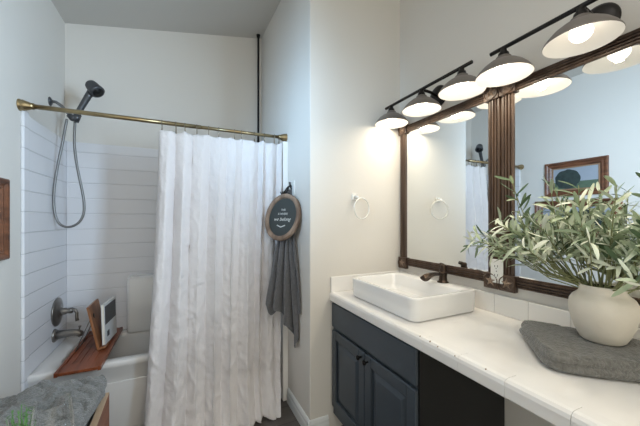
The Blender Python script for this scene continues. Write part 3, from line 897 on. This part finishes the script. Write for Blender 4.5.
folded('folded_towel', (1.163, 0.46, 0.8535), 0.35, 0.31, 0.056, 0, 2.0, M['ctowel'], 'grey folded towel on the white counter beneath the stoneware vase', 3.0, puff=0.010, quad=[(0.955, 0.485), (1.22, 0.25), (1.345, 0.42), (1.205, 0.715)])

# ------------------------------------------------------------------ vase and olive branches
VC = Vector((1.218, 0.459, 0.912))
va = thing('stoneware_vase', VC, 'round cream stoneware vase standing on the grey folded towel', 'vase')
prof = [(0.0, 0.0), (0.050, 0.0), (0.056, 0.005), (0.066, 0.026), (0.076, 0.054), (0.083, 0.084), (0.0845, 0.104), (0.082, 0.124), (0.075, 0.138), (0.065, 0.147), (0.059, 0.152), (0.057, 0.162), (0.0595, 0.170), (0.0585, 0.176), (0.054, 0.176), (0.050, 0.170)]
MB().lathe(prof, VC, (0, 0, 1), 48).build('vase_body', M['vase'], va)
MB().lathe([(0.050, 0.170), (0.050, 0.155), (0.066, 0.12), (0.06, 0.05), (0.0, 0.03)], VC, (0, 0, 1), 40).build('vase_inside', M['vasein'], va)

pl_ = thing('olive_branches', VC + Vector((0, 0, 0.04)), 'bushy pale green olive branches in the stoneware vase', 'plant')
rnd = random.Random(21)
stems, leaves = MB(), MB()
def leaf(mb, p, d, n, L, W_, tone, curl):
    d = d.normalized(); s = d.cross(n)
    if s.length < 1e-4: s = d.cross(Vector((0.3, 0.5, 0.8)))
    s.normalize(); n = s.cross(d).normalized()
    prof = [(0, 0.12), (0.14, 0.55), (0.36, 0.92), (0.60, 1.0), (0.82, 0.8), (0.95, 0.42), (1.0, 0.08)]
    vs, fs = [], []
    for t, w_ in prof:
        c_ = p + d * (L * t) - n * (curl * L * t * t)
        hw = W_ * w_ / 2
        vs += [c_ - s * hw + n * hw * 0.35, c_, c_ + s * hw + n * hw * 0.35]
    for i in range(len(prof) - 1):
        a = i * 3
        fs += [(a, a + 1, a + 4, a + 3), (a + 1, a + 2, a + 5, a + 4)]
    for q in vs:
        q.x = min(q.x, 1.328)
    mb.add(vs, fs, True, tone=tone)
def branch(tip, bow, nleaf, r0=0.0032, start=None, bare=0.25, lsize=1.0, darker=0.0):
    a = start or (VC + Vector((rnd.uniform(-0.028, 0.028), rnd.uniform(-0.028, 0.028), 0.06)))
    tip = Vector(tip)
    mid = a.lerp(tip, 0.5) + Vector(bow)
    pts = []
    n = 12
    for k in range(n + 1):
        t = k / n
        q = a * (1 - t) ** 2 + mid * 2 * t * (1 - t) + tip * t * t
        if start is None and t < 0.45:       # leave through the neck
            h = q.z - VC.z
            if h < 0.18:
                r = Vector((q.x - VC.x, q.y - VC.y, 0)); lim = 0.040
                if r.length > lim: r = r * (lim / r.length); q.x = VC.x + r.x; q.y = VC.y + r.y
        q.x = min(q.x, 1.318)
        pts.append(q)
    stems.tube(pts, [r0 * (1 - 0.65 * k / n) for k in range(n + 1)], 6)
    for i in range(nleaf):
        t = bare + (1 - bare) * (i + rnd.random() * 0.6) / nleaf
        t = min(t, 0.995)
        k = min(int(t * n), n - 1); f = t * n - k
        p = pts[k].lerp(pts[k + 1], f); d = (pts[k + 1] - pts[k]).normalized()
        if p.z < VC.z + 0.235 and (p - VC).xy.length < 0.17: continue
        side = Vector((rnd.gauss(0, 1), rnd.gauss(0, 1), rnd.gauss(0.15, 0.8)))
        side = (side - d * side.dot(d))
        if side.length < 1e-3: continue
        side.normalize()
        ld = (d * rnd.uniform(0.35, 1.0) + side * rnd.uniform(0.6, 1.0)).normalized()
        up = Vector((rnd.gauss(0, 0.5), rnd.gauss(0, 0.5), 1)).normalized()
        tone = min(1, max(0, rnd.gauss(0.50 - darker, 0.36)))
        LL = rnd.uniform(0.042, 0.072) * lsize
        if (p + ld * LL).z < VC.z + 0.21 and (p - VC).xy.length < 0.19: continue
        leaf(leaves, p, ld, up, LL, rnd.uniform(0.009, 0.0145) * lsize, tone, rnd.uniform(-0.45, 0.75))
# the long shoots that stand out of the bush
branch((1.20, 0.915, 1.24), (0, 0.0, 0.10), 22, bare=0.4)
branch((1.225, 0.965, 1.165), (0, 0.05, 0.16), 12, bare=0.62, darker=0.35, lsize=0.8)
branch((1.21, 0.86, 1.235), (0, 0.0, 0.09), 16, bare=0.45, darker=0.2)
branch((1.20, 0.735, 1.475), (0.0, 0.10, 0.0), 9, bare=0.6, lsize=1.05, darker=0.3)
branch((1.19, 0.71, 1.40), (0.0, 0.10, 0.0), 7, bare=0.65, lsize=1.05, darker=0.3)
branch((1.18, 0.585, 1.42), (0, 0.06, 0.02), 12, bare=0.5)
branch((1.17, 0.50, 1.41), (0, 0.03, 0.03), 14, bare=0.45)
branch((1.15, 0.40, 1.40), (0, 0.0, 0.03), 14, bare=0.4)
branch((1.14, 0.32, 1.40), (0, -0.02, 0.03), 14, bare=0.4)
for i in range(58):
    y_ = rnd.uniform(0.16, 0.84)
    hmax = 1.375 - 0.28 * max(0, abs(y_ - 0.47) - 0.12)
    zlo = 1.13 + 0.22 * max(0, y_ - 0.50)
    z_ = rnd.uniform(zlo, max(zlo + 0.04, hmax))
    x_ = rnd.uniform(1.02, 1.30)
    branch((x_, y_, z_), (rnd.uniform(-0.02, 0.02), (y_ - 0.45) * 0.12, rnd.uniform(0.06, 0.12)), rnd.randint(14, 20), r0=0.0026, bare=0.3)
stems.build('stems', M['stem'], pl_)
leaves.build('foliage', M['leaf'], pl_)

# ------------------------------------------------------------------ tub caddy with book
cd = thing('tub_caddy', (-0.52, 2.3, 0.462), 'reddish wood tray resting across the bathtub with a book rest', 'tub caddy')
cx0, cx1, cy0, cy1, cz0 = -0.622, -0.418, 1.975, 2.618, 0.4615
MB().box(cx0, cy0, cz0, cx0 + 0.016, cy1, cz0 + 0.024).build('side_rail', M['caddy'], cd, bevel=0.002)
MB().box(cx1 - 0.016, cy0, cz0, cx1, cy1, cz0 + 0.024).build('side_rail', M['caddy'], cd, bevel=0.002)
for a, b_ in ((cy0, cy0 + 0.10), (cy1 - 0.09, cy1)):
    MB().box(cx0 + 0.016, a, cz0 + 0.004, cx1 - 0.016, b_, cz0 + 0.021).build('end_board', M['caddy'], cd, bevel=0.002)
n = 5
for k in range(n):
    w_ = (cx1 - cx0 - 0.034) / n
    MB().box(cx0 + 0.017 + k * w_, cy0 + 0.103, cz0 + 0.004, cx0 + 0.017 + (k + 1) * w_ - 0.0012, cy1 - 0.093, cz0 + 0.017).build('slat', M['caddy'], cd, bevel=0.0015)
# tilted book rest
rb = Vector((-0.482, 2.33, 0.482)); rtop = Vector((-0.537, 2.33, 0.755))
az = (rtop - rb).normalized(); ay = Vector((0, 1, 0)); axx = ay.cross(az).normalized()
rest = MB().obox((rb + rtop) / 2, axx, ay, az, 0.007, 0.11, (rtop - rb).length / 2).build('book_rest', M['caddyd'], cd, bevel=0.002)
MB().obox(rb + az * 0.006 + axx * 0.022, axx, ay, az, 0.018, 0.11, 0.006).build('rest_lip', M['caddyd'], rest, bevel=0.002)
MB().lathe([(0.0, 0.0005), (0.016, 0.0005), (0.016, 0)], rb + az * 0.21 + axx * 0.0072 - ay * 0.06, axx, 16).build('cut_out', M['pole'], rest)
m = MB()
for yy in (2.25, 2.41):
    m.tube([(-0.605, yy, 0.485), (-0.527, yy, 0.68)], 0.003, 8)
m.tube([(-0.605, 2.25, 0.486), (-0.605, 2.41, 0.486)], 0.003, 8)
m.build('wire_prop', M['nickel'], rest)

bk = thing('book', (-0.45, 2.34, 0.50), 'book with a dark picture on its white cover, propped on the tub tray', 'book')
b0 = Vector((-0.4495, 2.36, 0.4985)); bn = Vector((1, -0.09, 0.03)).normalized(); by_ = Vector((0.09, 1, 0)).normalized(); bz = bn.cross(by_).normalized()
H2, W2 = 0.128, 0.115
MB().obox(b0 + bz * H2, bn, by_, bz, 0.006, W2 - 0.003, H2 - 0.003).build('pages', M['pages'], bk)
m = MB()
for s in (-1, 1):
    m.obox(b0 + bz * H2 + bn * 0.0072 * s, bn, by_, bz, 0.0011, W2, H2)
cov = m.build('cover', M['paper'], bk)
q = b0 + bz * H2 + bn * 0.0086
MB().obox(q + bz * 0.055, bn, by_, bz, 0.0004, W2 - 0.012, 0.058).build('cover_picture', M['ink'], cov)
MB().obox(q - bz * 0.07 - by_ * 0.055, bn, by_, bz, 0.0004, 0.02, 0.018).build('cover_mark', M['ink'], cov)

# ------------------------------------------------------------------ wooden crate with towels, side table with glasses
cr = thing('wooden_crate', (-0.52, 1.4, 0), 'reddish wood box with pale top edges holding grey towels beside the tub', 'crate')
def side(p, q, t_, zt_, nm):
    p, q = Vector((*p, 0)), Vector((*q, 0)); d = (q - p); L = d.length; d.normalize(); nn = Vector((-d.y, d.x, 0))
    o = MB().obox((p + q) / 2 + nn * t_ / 2 + Vector((0, 0, zt_ / 2)), d, nn, (0, 0, 1), L / 2, t_ / 2, zt_ / 2 - 0.0005).build(nm, M['crate'], cr)
    MB().obox((p + q) / 2 + nn * t_ / 2 + Vector((0, 0, zt_ + 0.002)), d, nn, (0, 0, 1), L / 2, t_ / 2, 0.002).build('top_edge', M['crate_edge'], o)
A_, B_, C_, D_ = (-0.300, 1.20), (-0.312, 1.622), (-0.735, 1.622), (-0.735, 1.20)
side(A_, B_, 0.024, 0.498, 'side_board'); side(C_, D_, 0.024, 0.498, 'side_board')
side((-0.334, 1.622 - 0.0), (-0.711, 1.622), 0.024, 0.490, 'end_board'); side((-0.711, 1.20), (-0.325, 1.20), 0.024, 0.490, 'end_board')
MB().box(-0.711, 1.224, 0.40, -0.337, 1.598, 0.418).build('shelf_board', M['crate'], cr)
folded('folded_towel', (-0.525, 1.412, 0.4195), 0.355, 0.36, 0.105, 0.0, 2.0, M['ftowel'], 'lower grey folded towel inside the wooden box', 11.0)
folded('folded_towel', (-0.515, 1.42, 0.532), 0.40, 0.38, 0.078, -0.10, 2.0, M['ftowel'], 'upper grey folded towel heaped on top of the wooden box', 5.0, slump=0.045, puff=0.045)

st = thing('side_table', (-0.36, 0.80, 0), 'small round side table carrying two wine glasses in the near left corner', 'table')
MB().lathe([(0.0, 0.655), (0.16, 0.655), (0.165, 0.66), (0.165, 0.668), (0.16, 0.672), (0.0, 0.672)], (-0.36, 0.80, 0), (0, 0, 1), 40).build('table_top', M['crate'], st)
MB().tube([(-0.36, 0.80, 0.02), (-0.36, 0.80, 0.655)], 0.018, 16).build('table_leg', M['crate'], st)
MB().lathe([(0.0, 0.0), (0.13, 0.0), (0.13, 0.012), (0.03, 0.022), (0.0, 0.022)], (-0.36, 0.80, 0), (0, 0, 1), 32).build('table_base', M['crate'], st)
def wine_glass(x, y_, h_, label):
    r = thing('wine_glass', (x, y_, 0.672), label, 'wine glass', 'wine glasses on the side table')
    k = h_ / 0.22
    outer = [(0.0, 0.002), (0.034, 0.002), (0.034, 0.0035), (0.006, 0.008), (0.004, 0.02), (0.004, 0.075), (0.010, 0.088), (0.026, 0.103), (0.036, 0.125), (0.0385, 0.15), (0.036, 0.185), (0.0325, 0.22)]
    MB().lathe([(a, b_ * k) for a, b_ in outer], (x, y_, 0.672), (0, 0, 1), 36).build('glass_body', M['glass'], r)
    return r
wine_glass(-0.272, 0.86, 0.212, 'clear wine glass in front of the grey towels, the right one')
wine_glass(-0.362, 0.815, 0.205, 'clear wine glass at the left edge beside green leaves')
sp = thing('green_sprig', (-0.352, 0.93, 0.672), 'small bright green sprig beside the wine glasses', 'plant')
m = MB(); s_ = MB()
MB().lathe([(0.0, 0), (0.022, 0), (0.028, 0.05), (0.030, 0.06), (0.026, 0.06), (0.024, 0.05), (0.0, 0.048)], (-0.352, 0.93, 0.672), (0, 0, 1), 24).build('pot', M['whitep'], sp)
for i in range(16):
    a = rnd.uniform(0, 2 * PI); L = rnd.uniform(0.08, 0.135); tl = rnd.uniform(0.05, 0.30)
    p0 = Vector((-0.352, 0.93, 0.715)); tipv = p0 + Vector((math.cos(a) * math.sin(tl) * L, math.sin(a) * math.sin(tl) * L, math.cos(tl) * L))
    s_.tube([p0, p0.lerp(tipv, 0.5), tipv], 0.0012, 5)
    for q in range(8):
        t_ = 0.35 + 0.65 * q / 7
        pp = p0.lerp(tipv, t_); dd = Vector((rnd.gauss(0, 1), rnd.gauss(0, 1), 0.8)).normalized()
        leaf(m, pp, dd, Vector((0, 0, 1)), 0.011, 0.0042, 0.5, 0.2)
s_.build('stems', M['sprig'], sp); m.build('foliage', M['sprig'], sp)

# ------------------------------------------------------------------ framed pictures on the left wall
def picture(y0, y1, z0, z1, label, tree_side):
    r = thing('framed_picture', (XL, (y0 + y1) / 2, z0), label, 'picture', 'landscape pictures on the left wall')
    fw = 0.058
    prof = [(0.0, 0.0), (0.0, 0.022), (0.006, 0.028), (0.018, 0.026), (0.03, 0.018), (0.042, 0.020), (0.050, 0.014), (0.058, 0.008), (0.058, 0.0)]
    m = MB()
    cs = [(y0, z0, 1, 1), (y1, z0, -1, 1), (y1, z1, -1, -1), (y0, z1, 1, -1)]
    rows = []
    for (a, b_, sy, sz) in cs + cs[:1]:
        rows.append([(XL + d, a + sy * w_, b_ + sz * w_) for w_, d in prof])
    m.grid(rows, False)
    m.build('frame', M['pframe'], r)
    a, b_, c_, d = y0 + fw, y1 - fw, z0 + fw, z1 - fw
    # inner slip
    m = MB(); lw = 0.012
    m.box(XL + 0.002, a, c_, XL + 0.011, a + lw, d); m.box(XL + 0.002, b_ - lw, c_, XL + 0.011, b_, d)
    m.box(XL + 0.002, a + lw, c_, XL + 0.011, b_ - lw, c_ + lw); m.box(XL + 0.002, a + lw, d - lw, XL + 0.011, b_ - lw, d)
    m.build('inner_slip', M['pliner'], r)
    m = MB(); hz = c_ + (d - c_) * 0.36
    xs = XL + 0.005
    m.add([(xs, a, hz), (xs, b_, hz), (xs, b_, d), (xs, a, d)], [(0, 1, 2, 3)], mi=0)
    m.add([(xs, a, c_), (xs, b_, c_), (xs, b_, hz), (xs, a, hz)], [(0, 1, 2, 3)], mi=1)
    tc_ = a + (b_ - a) * tree_side; tz = c_ + (d - c_) * 0.48; rr = (d - c_) * 0.42
    poly = []
    for k in range(40):
        t_ = 2 * PI * k / 40
        q = rr * (1 + 0.16 * noise.noise(Vector((math.cos(t_) * 2.2, math.sin(t_) * 2.2, 4))))
        poly.append((xs + 0.001, tc_ + 1.1 * q * math.cos(t_), min(d - 0.012, tz + q * math.sin(t_))))
    m.add(poly, [tuple(range(40))], mi=2)
    m.build('painting', [M['sky'], M['field'], M['tree']], r)
    return r
picture(1.262, 1.765, 1.53, 1.875, 'upper framed landscape with one big tree, seen in the mirror above the plant', 0.66)
picture(1.17, 1.862, 1.112, 1.487, 'lower framed landscape, its brown frame cut by the left edge of the photo', 0.3)
